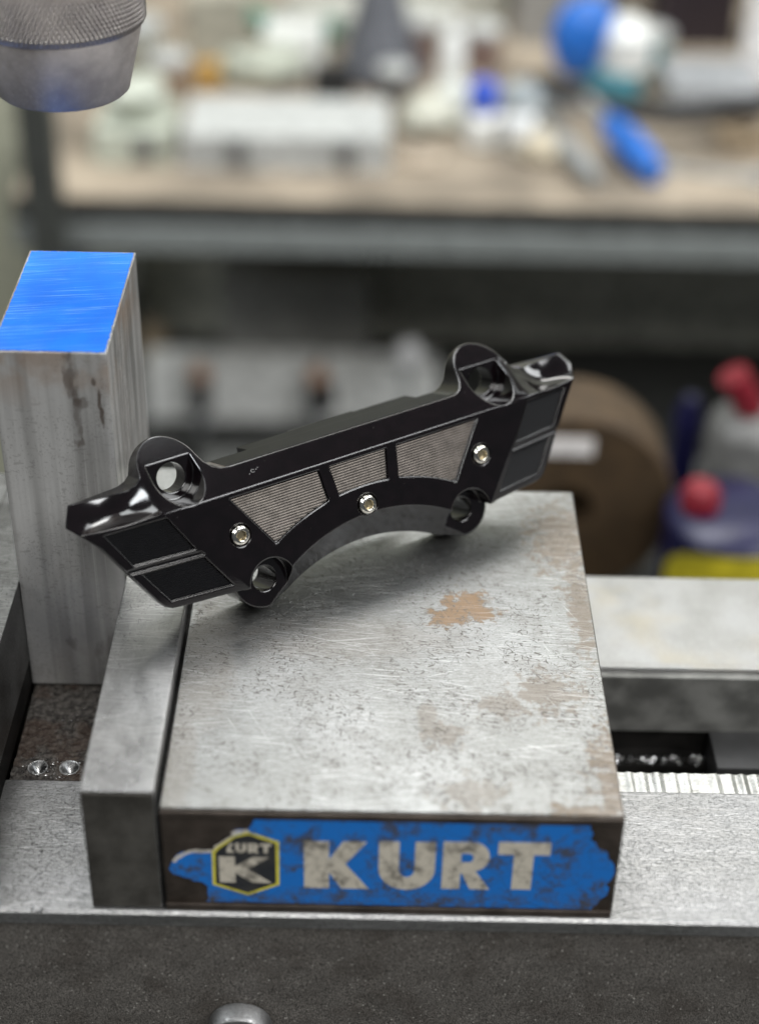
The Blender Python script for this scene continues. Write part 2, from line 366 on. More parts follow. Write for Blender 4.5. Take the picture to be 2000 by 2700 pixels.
# ledge with machining ripples, between the ways, plus drill dimples
bm = bmesh.new(); n = 330
top, bot = [], []
for i in range(n+1):
    x = 119+260*i/n; z = ZB-1.6+(.20+.10*math.sin(x*.23)+.05*math.sin(x*.71))*math.sin(x*1.45+.6*math.sin(x*.37))
    top.append(bm.verts.new((x, 48.4, z+.2))); bot.append(bm.verts.new((x, 58.5, z)))
t3 = [bm.verts.new((v.co.x, 58.5, ZB-20)) for v in bot]; t4 = [bm.verts.new((v.co.x, 48.4, ZB-20)) for v in top]
for i in range(n):
    for P, Q in ((top, bot), (bot, t3), (t3, t4), (t4, top)): bm.faces.new((P[i], P[i+1], Q[i+1], Q[i]))
bm.faces.new((top[0], bot[0], t3[0], t4[0])); bm.faces.new((top[-1], t4[-1], t3[-1], bot[-1]))
M_rip = steel('rippled_ledge_steel', (.42, .42, .41), (.6, .6, .6), .25, scr=False)
vp(to_obj('milled_ledge', bm, M_rip, vise, 60))
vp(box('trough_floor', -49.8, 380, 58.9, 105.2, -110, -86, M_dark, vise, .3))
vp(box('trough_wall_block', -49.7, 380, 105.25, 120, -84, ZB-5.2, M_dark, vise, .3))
vp(box('rear_way_flank', 119, 380, 101.8, 105.2, -62, ZB-.6, plain('grey_flank', (.16, .16, .15), .42, .3, .2), vise, .5))
vp(box('screw_guard', 170.1, 380, 84, 101.6, -86, -61.5, plain('guard_grey', (.035, .035, .035), .5, .1), vise, .8))
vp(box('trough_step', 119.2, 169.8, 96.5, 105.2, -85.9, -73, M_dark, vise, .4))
# left: rusty drilled casting between the jaws
def drilled():
    n_x, n_y = 90, 150; x0, x1, y0, y1 = -52.3, -12, 49.0, 105.0
    bm = bmesh.new(); g = []
    holes = [(-44.5, 54.6, 2.7, 3.2), (-34.9, 54.8, 2.7, 3.2), (-25.5, 55.0, 2.7, 3.2)]
    r1 = rng.normal(size=(n_x+1, n_y+1))
    for _ in range(2): r1 = (r1+np.roll(r1, 1, 0)+np.roll(r1, 1, 1)+np.roll(r1, -1, 0)+np.roll(r1, -1, 1))/5
    for i in range(n_x+1):
        row = []
        for j in range(n_y+1):
            x = x0+(x1-x0)*i/n_x; y = y0+(y1-y0)*j/n_y; z = ZB-1.3+r1[i, j]*(1.1 if y < 59.5 else .5) - (0 if y < 59.5 else .8)
            for hx, hy, hr, hd in holes:
                d = math.hypot(x-hx, y-hy)
                if d < hr: z = ZB-1.0-hd*(1-d/hr)**1.0
                elif d < hr+.6: z = ZB-.8
            d = math.hypot(x+34.6, y-74)
            if d < 2.8: z = ZB-1.6+1.8*math.sqrt(max(0, 1-(d/2.8)**2))
            row.append(bm.verts.new((x, y, z)))
        g.append(row)
    for i in range(n_x):
        for j in range(n_y): bm.faces.new((g[i][j], g[i+1][j], g[i+1][j+1], g[i][j+1]))
    # skirt
    bxv = bx(bm, x0, x1, y0, y1, -70, ZB-5)
    return to_obj('drilled_web', bm, M_grime, vise, 40)
vp(drilled())
for hx, hy in ((-44.5, 54.6), (-34.9, 54.8), (-25.5, 55.0)): vp(lath('drilled_dimple', [(.1, -3.2), (2.65, -.45), (3.1, -.35), (3.1, -.6), (.2, -4.2)], M_rip, vise, 32, Matrix.Translation((hx, hy, ZB-.3))))
# fixed jaw (left) with its plate
vp(box('fixed_jaw', -130, -66.2, -4, 152.4, ZB+.05, 3.2, M_fixed, vise, .8))
vp(box('fixed_jaw_keyway', -66.1, -52.9, 0, 152.4, ZB+.05, ZB+10, M_dark, vise, .3))
fp = vp(box('jaw_plate', -66, -52.7, 0, 152.4, ZB+10.1, 3.6, M_fixed, vise, .6)); tag(fp, 'dark left jaw plate behind the aluminium block')
# movable jaw
mj = vp(box('movable_jaw', 1.0, 123.1, 0.9, 152.4, ZB+.9, 0, M_top, vise, 1.1)); tag(mj, 'scratched light steel movable jaw with rust stains on top')
vp(box('jaw_front_rim', 1.0, 123.2, -.1, .88, -2.9, -.75, M_jfront, vise, .3))
vp(box('jaw_front_panel', 1.0, 123.1, .25, .88, -35.6, -2.95, M_jfront, vise, .1))
vp(box('jaw_foot_strip', .9, 123.2, -.7, .85, ZB+.05, -35.7, M_jfront, vise, .25))
vp(box('jaw_side_skin', 123.12, 123.5, .3, 151.4, ZB+.9, -1.2, M_jfront, vise, .1))
gv = box('jaw_groove_strip', -.2, .98, .6, 152.3, ZB+1, -2.2, M_dark, vise, .1); vp(gv)
mp_ = vp(box('jaw_plate', -19.5, -.3, 0, 152.4, ZB+.3, 6.4, M_plate, vise, .7)); tag(mp_, 'brushed steel right jaw plate with scratches')
vp(box('jaw_plate_end', -19.3, -.5, -.22, -.01, ZB+.6, 5.6, M_pfront, vise, .05))
# socket bolt low on the front of the base
bolt = vp(lath('clamp_bolt', [(9.2, 0), (9.2, 5.2), (8.6, 6.0), (6.4, 6.0), (6.2, 5.2), (5.6, 4.8), (3.2, 4.8), (3.0, 3)], M_way, vise, 64,
               Matrix.Translation((20, -1.6, -85.2)) @ Matrix.Rotation(math.radians(90), 4, 'X')))
# dirt nick on the front edge of the way
nb = bmesh.new()
bmesh.ops.create_icosphere(nb, subdivisions=2, radius=1.3, matrix=Matrix.Translation((-34.5, -1.6, ZB+.1)) @ Matrix.Diagonal((1.5, .7, .7, 1)))
for v in nb.verts: v.co += Vector(rng.normal(size=3)*.22)
vp(to_obj('edge_burr', nb, M_way, vise, None))

# sticker: torn blue label with cream lettering
yS = .06
outl = [(25.7, -3.2), (25.2, -5.2), (24.0, -7.2), (21.8, -7.3), (19.5, -8.2), (20.2, -9.4), (17.5, -11.6), (15.3, -13.4), (14.2, -15.4), (11.5, -15.3), (8.5, -15.4), (6.2, -16.4), (4.2, -18.2), (3.2, -20.2), (2.5, -22.2), (3.4, -24.3),
        (6.2, -25.2), (8.6, -26.9), (11.0, -27.4), (12.6, -29.0), (12.2, -31.2), (12.6, -33.2), (12.0, -35.2), (60, -35.4), (90, -35.45), (117.6, -35.5), (119.2, -33.4), (119.9, -31.3), (121.4, -29.6), (121.9, -27.0), (121.0, -25.4), (122.3, -23.0), (122.9, -19.6),
        (122.2, -17.3), (120.5, -15.4), (119.8, -12.8), (117.6, -11.8), (116.6, -9.4), (114.8, -8.2), (115.6, -5.9), (114.3, -4.4), (114.6, -3.2)]
def jag(pts, amp=.22, step=1.2, keep=lambda a, b: False):
    o = []
    for i, a in enumerate(pts):
        b = pts[(i+1) % len(pts)]; L = math.hypot(b[0]-a[0], b[1]-a[1]); m = max(1, int(L/step))
        for k in range(m):
            t = k/m; x = a[0]+(b[0]-a[0])*t; z = a[1]+(b[1]-a[1])*t
            if not keep(a, b): x += rng.normal()*amp; z += rng.normal()*amp
            o.append((x, z))
    return o
straight = lambda a, b: (a[1] < -35 and b[1] < -35) or (a[1] > -3.3 and b[1] > -3.3)
def plate(name, pts, y0, y1, mat, parent):
    bm = bmesh.new(); a = [bm.verts.new((x, y0, z)) for x, z in pts]; b = [bm.verts.new((x, y1, z)) for x, z in pts]; n = len(pts)
    for t in tessellate_polygon([[Vector((x, z, 0)) for x, z in pts]]):
        bm.faces.new([a[k] for k in t]); bm.faces.new([b[k] for k in t][::-1])
    for i in range(n): bm.faces.new((a[i], b[i], b[(i+1) % n], a[(i+1) % n]))
    return vp(to_obj(name, bm, mat, parent))
stk = plate('sticker', jag(outl, keep=straight), .03, .24, M_sblue, vise); tag(stk, 'torn blue sticker with a hexagonal badge and cream lettering')
def sub(o):
    o.parent = stk; o.matrix_parent_inverse = Matrix.Identity(4); return o
# white torn paper lip
lip = [(3.4, -19.6), (4.4, -17.8), (6.4, -16.0), (8.6, -14.9), (11.5, -14.8), (14.4, -14.9), (15.1, -13.2), (17.2, -11.4), (19.8, -9.3), (19.3, -8.0), (21.6, -7.1), (23.9, -6.9),
       (24.2, -7.9), (21.8, -8.1), (20.4, -9.0), (18.2, -11.6), (16.0, -13.8), (14.9, -15.9), (11.5, -15.9), (8.6, -16.0), (6.8, -16.9), (5.0, -18.6), (3.9, -20.0)]
M_paper = sticker('torn_paper', (.55, .52, .46), .6)
sub(plate('torn_edge', jag(lip, .12, .8), .0, .027, M_paper, stk))
def clipleft(pts):  # keep the badge within the torn sticker: cut along the tear
    return pts
hexo = [(24.0, -7.7), (32.2, -11.2), (32.1, -27.9), (23.4, -32.3), (13.9, -28.3), (14.1, -15.6), (15.6, -13.6), (17.8, -11.6), (20.3, -9.3)]
hexi = [(24.0, -8.7), (31.3, -11.9), (31.2, -27.3), (23.4, -31.2), (14.8, -27.7), (15.0, -15.9), (16.2, -14.0), (18.2, -12.2), (20.6, -9.8)]
sub(plate('badge_rim', hexo, -.02, .027, M_syel, stk)); sub(plate('badge_field', hexi, -.05, -.025, M_sblack, stk))
G = {   # glyph polygons in a unit box, y down to 0
 'K': [(0, 0), (0, 1), (.40, 1), (.40, .62), (.62, 1), (1.0, 1), (.66, .53), (1.04, 0), (.60, 0), (.40, .34), (.40, 0)],
 'T': [(0, .74), (0, 1), (1, 1), (1, .74), (.69, .74), (.69, 0), (.31, 0), (.31, .74)]}
def arc(cx, cy, rx, ry, a0, a1, n=10): return [(cx+rx*math.cos(math.radians(a0+(a1-a0)*i/n)), cy+ry*math.sin(math.radians(a0+(a1-a0)*i/n))) for i in range(n+1)]
G['U'] = [(0, 1), (0, .42)] + arc(.5, .42, .5, .44, 180, 360, 16) + [(1, 1), (.64, 1), (.64, .42)] + arc(.5, .42, .14, .17, 360, 180, 10) + [(.36, 1)]
R_out = [(0, 0), (0, 1), (.58, 1)] + arc(.58, .69, .36, .31, 90, -75, 12) + [(.98, 0), (.58, 0), (.40, .34), (.37, .34), (.37, 0)]
G['R'] = R_out
def glyph(ch, x, z, wd, ht, y0, y1, mat, skew=0):
    pts = [(x+p[0]*wd, z+p[1]*ht) for p in G[ch]]
    o = sub(plate('letter', pts, y0, y1, mat, stk)); tag(o, 'letter ' + ch)
    if ch == 'R':
        q = [(.37, .58), (.37, .76), (.52, .76)] + arc(.53, .67, .085, .09, 90, -90, 8) + [(.52, .58)]
        sub(plate('letter_counter', [(x+p[0]*wd, z+p[1]*ht) for p in q], y0-.02, y0-.005, M_sblue if wd > 5 else M_sblack, stk))
for ch, x, wd in (('K', 38.8, 16.9), ('U', 58.9, 15.2), ('R', 76.1, 13.4), ('T', 90.8, 14.0)):
    glyph(ch, x, -28.9 + (x-38)*.018, wd, 18.2, -.02, .027, M_scream)
for ch, x, wd in (('K', 17.0, 2.9), ('U', 20.5, 2.9), ('R', 23.9, 2.9), ('T', 27.1, 3.0)):
    if ch == 'K':   # its left half is torn away
        pts = [(18.1, -15.6), (18.1, -14.6), (19.0, -12.2), (20.1, -12.2), (19.0, -13.8), (20.2, -15.6)]
        tag(sub(plate('letter', pts, -.09, -.055, M_scream, stk)), 'small torn letter K')
    else: glyph(ch, x, -15.6, wd, 3.6, -.09, -.055, M_scream)
kk = [(15.9, -27.2), (15.9, -17.2), (20.2, -17.2), (20.2, -20.9), (25.1, -17.2), (29.6, -17.2), (23.7, -21.9), (30.0, -27.2), (25.0, -27.2), (20.2, -23.5), (20.2, -27.2)]
tag(sub(plate('letter', kk, -.09, -.055, M_scream, stk)), 'big cream letter K inside the badge')

# metal chips
bm = bmesh.new()
def chip(x, y, z, s):
    q = Matrix.Translation((x, y, z)) @ Matrix.Rotation(rng.uniform(0, 6.28), 4, Vector(rng.normal(size=3)).normalized())
    a = [bm.verts.new(q @ Vector(p)) for p in ((-s, 0, 0), (0, -s*.3, s*.2), (s, 0, 0), (0, s*.4, s*.25))]
    bm.faces.new(a[:3]); bm.faces.new((a[0], a[2], a[3]))
for _ in range(170): chip(rng.uniform(128, 169), rng.uniform(97, 100.5), -72.6+rng.uniform(0, .5), rng.uniform(.4, 1.3))
for _ in range(60): chip(rng.uniform(126, 169), rng.uniform(88, 96), -85.3, rng.uniform(.3, 1.1))
for _ in range(260): chip(rng.uniform(-50, -16), rng.uniform(50, 59), ZB-.7, rng.uniform(.1, .35))
for _ in range(60): chip(rng.uniform(-50, -20), rng.uniform(60, 90), ZB-1.6, rng.uniform(.1, .3))
M_chip = steel('bright_chips', (.5, .5, .5), (.8, .8, .8), .25, scr=False)
ch = to_obj('metal_chips', bm, M_chip); tag(ch, 'tiny bright metal chips lying in the oily trough of the vise', 'chips', kind='stuff')

# ================================================================== ALUMINIUM BLOCK
blk = thing('aluminium_block', 'tall streaked aluminium block with a blue painted top standing in the vise jaws', 'metal block', (-36, 123, -37.5))
ob = Vector((-36, 123, -37.5))*S
b1 = box('block_body', -52.5, -19.7, 91.8, 155.4, -37.4, 84.6, M_alu, blk, .7); b1.matrix_parent_inverse = Matrix.Translation(-ob)
bm = bmesh.new(); rc = [(-51.9, 92.5), (-20.3, 92.5), (-20.3, 154.8), (-51.9, 154.8)]; pj = []
for (xa, ya), (xb, yb) in zip(rc, rc[1:]+rc[:1]):
    m = int(max(abs(xb-xa), abs(yb-ya))/.7)
    pj += [(xa+(xb-xa)*k/m+rng.normal()*.09, ya+(yb-ya)*k/m+rng.normal()*.09) for k in range(m)]
prism(bm, pj, 84.62, 84.85); b2 = to_obj('painted_top', bm, M_blue, blk); b2.matrix_parent_inverse = Matrix.Translation(-ob)

# ================================================================== BRAKE CALIPER
AZ, LEAN = math.radians(32.6), math.radians(22.8)
U = Vector((math.cos(AZ), math.sin(AZ), 0)); Hh = Vector((0, 0, 1)).cross(U); V = Vector((0, 0, 1))*math.cos(LEAN)+Hh*math.sin(LEAN); Wn = U.cross(V)
LOBE_C, LOBE_R, TB = (35.5, -13.4), 8.8, 19.0
O0 = Vector((53.90, 99.24, 30.20)); C0 = Vector((CX, CY, CZ))
low = ((LOBE_C[1]-LOBE_R)*V - TB*Wn).z
K_ = C0.z/(C0.z-(O0.z+low)); O1 = C0+(O0-C0)*K_
cal = thing('brake_caliper', 'glossy black machined brake caliper with ribbed panels leaning on the vise jaw', 'brake caliper')
mw = Matrix((U, V, Wn)).transposed().to_4x4() @ Matrix.Diagonal((K_, K_, K_, 1)); mw.translation = O1*S
cal.matrix_world = mw
def cutapply(o, cutters):
    for c in cutters:
        m = o.modifiers.new('b', 'BOOLEAN'); m.operation = 'DIFFERENCE'; m.solver = 'EXACT'; m.object = c
        bpy.context.view_layer.update()
        dg = bpy.context.evaluated_depsgraph_get(); me = bpy.data.meshes.new_from_object(o.evaluated_get(dg))
        o.modifiers.clear(); old = o.data; o.data = me; bpy.data.meshes.remove(old)
        d = c.data; bpy.data.objects.remove(c); bpy.data.meshes.remove(d)
def cutter(fn):
    bm = bmesh.new(); fn(bm); return to_obj('cutter', bm, None)
half = [(0, 22.7), (38.5, 22.7), (41.2, 22.9), (43.3, 23.8), (45.0, 25.6)] + arc(55.2, 25.6, 9.5, 9.3, 165, 15, 26) + \
       [(65.0, 26.0), (66.6, 24.6), (68.8, 23.8), (71.5, 23.5), (76, 23.7), (82, 24.1), (86.2, 24.4), (89.6, 24.7), (90.9, 24.2), (90.6, 22.9), (89.3, 21.2), (82.4, 11.3), (74.4, -1.5), (69.6, -9.4), (68.0, -11.4), (65.8, -12.4), (62, -12.6), (52, -12.6), (45.2, -12.7)] + \
       arc(LOBE_C[0], LOBE_C[1], LOBE_R+.6, LOBE_R, 4, -128, 30) + [(28.6, -20.6)]
ra = [( -68.9+56.0*math.cos(math.asin(x/56.0))) for x in ()]
def rear_arc(n=28):
    return [(x, -68.9+math.sqrt(56.0**2-x*x)) for x in np.linspace(27.6, -27.6, n)]
left = [(-x*(1.03 if x > 89 else 1), y) for x, y in half[::-1]]
outline = half + rear_arc() + left[:-1]
bm = bmesh.new(); prism(bm, outline, -TB, 0)
body = to_obj('body', bm, M_anod, None)
def halfspace(bm, p, nrm, size=260, depth=60):
    nrm = Vector(nrm).normalized(); q = nrm.to_track_quat('Z', 'Y').to_matrix().to_4x4(); q.translation = Vector(p)
    bx(bm, -size, size, -size, size, 0, depth, q)
wl = lambda u, v: -.24*(abs(u)-43.5-.714*(v+12))
gn = Vector((.24, -.24*.714, 1))      # normal of the right wing plane w = wl(u,v)
def cove(sgn):
    n = 22
    def f(bm):
        rings = []
        for u, k in ((63.0, -.05), (64.5, .10), (66, .28), (68, .52), (70, .74), (72, .90), (74.5, 1.), (78, 1.0), (82, 1.0), (86, 1.0), (90, 1.0), (100, 1.0)):
            A = Vector((16.1, -.24*(u-63.6)+.35)); B = Vector((24.7, -12.3)); ch = (B-A); nn = Vector((-.72, -.69)); row = []
            for q in range(n+1):
                t = q/n; p = A+ch*t+nn*(2.3-1.9*min(1, max(0, (u-77)/9)))*(4*t*(1-t))*(1.15-.3*t)
                d = min(0, (p.x-16.5+p.y)/2)          # distance to the 45 degree chamfer
                c = Vector((p.x-d+.05, p.y-d+.05)); p = c+(p-c)*k
                row.append(bm.verts.new((sgn*u, p.x, p.y)))
            row += [bm.verts.new((sgn*u, 36, -12.3)), bm.verts.new((sgn*u, 36, 8)), bm.verts.new((sgn*u, row[0].co.y, 8))]
            rings.append(row)
        m = len(rings[0])
        for A_, B_ in zip(rings, rings[1:]):
            for i in range(m): bm.faces.new((A_[i], A_[(i+1) % m], B_[(i+1) % m], B_[i]))
        bm.faces.new(rings[0][::-1]); bm.faces.new(rings[-1])
        bmesh.ops.triangulate(bm, faces=bm.faces)
    return f
cuts = [lambda b: halfspace(b, (0, 16.5, 0), (0, 1, 1)),
        lambda b: halfspace(b, (43.5, -12, 0), gn), lambda b: halfspace(b, (-43.5, -12, 0), (-gn.x, gn.y, gn.z)),
        # thin the wings towards their outer bottom corner, from behind
        lambda b: halfspace(b, (68.5, -11, -9.5), (.50, -.33, -1)), lambda b: halfspace(b, (-68.5, -11, -9.5), (-.50, -.33, -1)),
        cove(1), cove(-1)]
def oblique(bm):
    A = [(54.8*math.sin(t), -57.6-2.26+54.8*math.cos(t)+0) for t in ()]
    seg = 160; r0, r1 = [], []
    for i in range(seg):
        t = 2*math.pi*i/seg
        r0.append(bm.verts.new((55.04*math.sin(t)*1, -69.9+.0+56.04*math.cos(t)+0, -11.0)))
        r1.append(bm.verts.new((54.6*math.sin(t), -55.3+54.6*math.cos(t), 2.0)))
    bm.faces.new(r0[::-1]); bm.faces.new(r1)
    for i in range(seg): bm.faces.new((r0[i], r0[(i+1) % seg], r1[(i+1) % seg], r1[i]))
cuts.append(oblique)
FL = -12.3
for s in (1, -1):
    cuts.append(lambda b, s=s: prism(b, [(s*54.7+x, y) for x, y in arc(0, 24.3, 7.3, 7.9, 180, 360, 40)] + [(s*54.7+6.6, 34), (s*54.7-6.6, 34)], FL, 6))
    cuts.append(lambda b, s=s: prism(b, arc(s*54.7, 23.2, 4.5, 4.5, 0, 352.5, 47), -30, 2))
    cuts.append(lambda b, s=s: prism(b, arc(s*35.5, -13.4, 7.4, 7.4, 0, 354, 59), -6.3, 3))
    cuts.append(lambda b, s=s: bx(b, s*28.4 if s > 0 else -45.6, 45.6 if s > 0 else -28.4, -40, -13.0, -6.3, 3))
    cuts.append(lambda b, s=s: prism(b, arc(s*35.5, -13.4, 3.9, 3.9, 0, 352.5, 47), -30, 2))
    # the wing is stepped: a shallow diagonal relief between its two panels
    z1 = lambda u, v: wl(u, v)-.8
    cuts.append(lambda b, s=s: prism(b, [(s*u_, v_) for u_, v_ in ((55.6, 2.6), (90, 2.3), (90, .9), (54.2, 1.2))], 0, 4, f0=z1))
panR = [[(43.6, 14.9), (13.6, 14.9), (12.3, 5.3)] + [(x, -57.6+math.sqrt(63.6**2-x*x)) for x in np.linspace(13.3, 31.3, 9)] + [(32.2, -2.2)]]
pc = [(-10.1, 14.9)] + [(10.1, 14.9)] + [(x, -57.6+math.sqrt(63.6**2-x*x)) for x in np.linspace(8.7, -8.7, 11)]
DEP = .85
wing1 = [(63.2, 15.2), (81.0, 14.6), (74.4, 3.3), (56.6, 3.5)]; wing2 = [(54.6, .6), (72.6, .3), (65.8, -10.2), (47.6, -10.4)]
panels = [('c', pc, 0), ('f', panR[0], 0), ('f', [(-x, y) for x, y in panR[0]], 0)]
for p in (wing1, wing2): panels += [('w', p, 1), ('w', [(-x, y) for x, y in p], 1)]
for k, p, isw in panels:
    if isw: cuts.append(lambda b, p=p: prism(b, p, 0, 4, f0=lambda u, v: wl(u, v)-DEP))
    else: cuts.append(lambda b, p=p: prism(b, p, -DEP, 4))
for su, sv in ((-42.6, 3.5), (42.6, 3.5), (0, 0)):
    cuts.append(lambda b, su=su, sv=sv: prism(b, arc(su, sv, 3.45, 3.45, 0, 352.5, 47), -1.3, 3))
for c in cuts: cutapply(body, [cutter(c)])
me = body.data
me.materials.clear(); me.materials.append(M_anod)
for p in me.polygons: p.use_smooth = True
me.set_sharp_from_angle(angle=math.radians(28))
body.parent = cal
# rear half, seen over the top edge
bm = bmesh.new(); prism(bm, [(-26.6, 22.6), (26.6+8, 22.6), (33, 14), (24, -8), (-24, -8), (-26.6, 14)], -TB-7.6, -TB+.6)
rear = to_obj('rear_body', bm, M_matte, cal, 30, .8)
bm = bmesh.new(); prism(bm, [(-8, 22.3), (16, 22.3), (16, 0), (-8, 0)], -TB-10.4, -TB-7.4); to_obj('rear_boss', bm, M_matte, cal, 30, .6)
# matte flat on top of the front half
box('top_flat', -40.2, 40.2, 22.62, 22.78, -TB+.1, -6.7, M_matte, cal, 0)
def clip_strip(poly, y0, y1):
    def cl(P, inside, inter):
        o = []
        for i, a in enumerate(P):
            b = P[(i+1) % len(P)]
            if inside(a): o.append(a)
            if inside(a) != inside(b): o.append(inter(a, b))
        return o
    P = cl(poly, lambda p: p[1] >= y0, lambda a, b: (a[0]+(b[0]-a[0])*(y0-a[1])/(b[1]-a[1]), y0))
    return cl(P, lambda p: p[1] <= y1, lambda a, b: (a[0]+(b[0]-a[0])*(y1-a[1])/(b[1]-a[1]), y1)) if P else P
def ribs(name, poly, isw, mat, pitch=.62, lab=None):
    poly = [(x, y) for x, y in poly]; cx = sum(p[0] for p in poly)/len(poly); cy = sum(p[1] for p in poly)/len(poly)
    poly = [(cx+(x-cx)*.965, cy+(y-cy)*.955) for x, y in poly]
    bm = bmesh.new(); fl = (lambda u, v: wl(u, v)) if isw else (lambda u, v: 0.)
    y0, y1 = min(p[1] for p in poly), max(p[1] for p in poly); y = y0
    while y < y1-1e-6:
        h = pitch/2
        for a, b, za, zb in ((y, y+h, -DEP+.05, -DEP+.05+h*1.15), (y+h, y+2*h, -DEP+.05+h*1.15, -DEP+.05)):
            q = clip_strip(poly, a, min(b, y1))
            if len(q) >= 3:
                xs0 = [p[0] for p in q if abs(p[1]-a) < 1e-6]; 
                vs = [bm.verts.new((px, py, fl(px, py)+za+(zb-za)*min(1, (py-a)/h))) for px, py in q]
                try: bm.faces.new(vs)
                except ValueError: pass
        y += pitch
    bmesh.ops.recalc_face_normals(bm, faces=bm.faces)
    for f in bm.faces:
        if f.normal.z < 0: f.normal_flip()
    bmesh.ops.scale(bm, vec=(S, S, S), verts=bm.verts)
    me = bpy.data.meshes.new(name); bm.to_mesh(me); bm.free(); o = link(name, me, mat, cal)
    # backing plate with real thickness
    return tag(o, lab)
for k, p, isw in panels:
    ribs('ribbed_panel', p, isw, M_ribd if isw else M_rib, .7 if isw else .8, 'black ribbed wing panel' if isw else 'bronze grey ribbed panel')
# thin pale tubes standing in for highlights along the panel edges
def rim(p0, p1, isw, r=.16, mat=M_anod):
    bm = bmesh.new(); f = (lambda u, v: wl(u, v)) if isw else (lambda u, v: 0.)
    n = 2; pts = [(*p0, f(*p0)+.02), (*p1, f(*p1)+.02)]; tube(bm, pts, r, 8); to_obj('panel_glint', bm, mat, cal, 60)
M_glint = ribm('edge_glint_metal', (.20, .20, .20), .25, .9)
def glintpath(pts, isw, mat=M_glint, r=.13):
    bm = bmesh.new(); tube(bm, [(x, y, (wl(x, y) if isw else 0)-.02) for x, y in pts], r, 8); to_obj('panel_glint', bm, mat, cal, 60)
arcp = lambda a, b: [(x, -57.6+math.sqrt(63.6**2-x*x)) for x in np.linspace(a, b, 10)]
glintpath(arcp(-8.7, 8.7), 0)
for sg in (1, -1):
    glintpath([(sg*x, y) for x, y in arcp(12.4, 32.2)], 0); glintpath([(sg*32.3, -2.3), (sg*43.6, 14.9)], 0)
    for wp in (wing1, wing2): glintpath([(sg*wp[1][0], wp[1][1]), (sg*wp[2][0], wp[2][1])], 1); glintpath([(sg*wp[2][0], wp[2][1]), (sg*wp[3][0], wp[3][1])], 1)
for su, sv in ((-42.6, 3.5), (42.6, 3.5), (0, 0)):
    pr = [(2.95, -1.2), (2.95, .2), (2.75, .65), (2.3, .95), (1.75, 1.02), (1.6, .95), (1.45, .2), (1.3, -.3)]
    sm = lath('screw', pr, M_screw, cal, 48, Matrix.Translation((su, sv, 0)))
    bm = bmesh.new(); prism(bm, arc(su, sv, 1.42, 1.42, 8, 308, 5), -.9, -.1); so = to_obj('screw_socket', bm, M_socket, sm)
# tiny engraved mark on the sloping band
bm = bmesh.new(); mk = []
def slope_pt(u, s_): return (u, 16.5+s_*.7071, -s_*.7071+.03)
for cx, ss, rr, a0, a1 in ((-33.0, 4.8, .55, 20, 320), (-31.8, 5.0, .1, 0, 360), (-34.4, 4.2, .18, 200, 380), (-31.0, 5.6, .25, 180, 300)):
    tube(bm, [slope_pt(cx+rr*math.cos(math.radians(a0+(a1-a0)*i/8)), ss+rr*math.sin(math.radians(a0+(a1-a0)*i/8))) for i in range(9)], .05, 5)
to_obj('engraved_mark', bm, plain('mark_grey', (.35, .35, .35), .5), cal)

# ================================================================== SPINDLE NOSE (top left)
sp = thing('spindle_nut', 'knurled steel collet nut hanging above the aluminium block, upper left', 'collet nut', (-37.3, 155, 137))
sp.scale = (1.08, 1.08, 1.08)
Msp = steel('spindle_steel', (.33, .30, .285), (.55, .51, .49), .5, scr=False, tint=(.16, .15, .17)); Msp.node_tree.nodes['Principled BSDF'].inputs['Metallic'].default_value = .55
lath('nose_cone', [(4, 1.5), (11, 1.5), (11.5, .3), (16.9, 0), (17.9, .9), (21.9, 16.6), (22.0, 18.4), (4, 18.5)], Msp, sp, 128)
def knurl():
    nz, na = 110, 672; z0, z1 = 18.6, 46.; r0 = 22.3; bm = bmesh.new(); g = []
    px = 2*math.pi*r0/112; pz = 1.2
    for j in range(nz+1):
        z = z0+(z1-z0)*j/nz; row = []
        base = r0 + min(.9, (z-z0)*.6)
        for i in range(na):
            a = 2*math.pi*i/na; s = a*r0
            h = max(0, math.cos(math.pi*(s/px+z/pz/2*1.0)))*1
            h = (abs(math.sin(math.pi*(s/px+z/(2*pz))))*abs(math.sin(math.pi*(s/px-z/(2*pz)))))
            row.append(bm.verts.new(((base+.75*h-.4)*math.cos(a), (base+.75*h-.4)*math.sin(a), z)))
        g.append(row)
    for j in range(nz):
        for i in range(na): bm.faces.new((g[j][i], g[j][(i+1) % na], g[j+1][(i+1) % na], g[j+1][i]))
    bm.faces.new(g[0][::-1]); bm.faces.new(g[-1])
    return bm
to_obj('knurled_ring', knurl(), steel('knurl_steel', (.34, .31, .295), (.55, .51, .48), .38, scr=False), sp, 30)
lath('spindle_shaft', [(18, 46.2), (18, 70), (26, 71), (26, 150)], Msp, sp, 64)

# ================================================================== WORKSHOP BEHIND
M_wood = plain('worn_bench_wood', (.30, .25, .19), .7, 0, .2, bumpy=.3, nscale=.012)
M_bst = plain('bench_steel_paint', (.27, .29, .28), .5, .2, .1); M_bdk = plain('bench_dark', (.035, .036, .034), .6)
bench = thing('workbench', 'long steel workbench with a tan wooden top covered in tools and bottles', 'workbench', (300, 1300, -940))
ob2 = Vector((300, 1300, -940))*S
def bp(o, off=ob2): o.matrix_parent_inverse = Matrix.Translation(-off); return o
bp(box('bench_top', -255, 1500, 985, 1790, -291, -271, M_wood, bench, 2))
bp(box('front_rail', -255, 1500, 975, 1000, -315, -293, M_bst, bench, 1.5)); bp(box('edge_shadow_strip', -255, 1500, 981, 984.5, -292, -273, M_bdk, bench, .6))  # dark strip over the top's front edge stands in for its shadow line
for x, y in ((-242, 1010), (-242, 1740), (1400, 1010), (1400, 1740)): bp(box('leg', x, x+36, y, y+36, -939.5, -292, M_bdk, bench, 1))
bp(box('lower_shelf', -238, 1480, 1047, 1780, -608, -594, M_bdk, bench, 1))
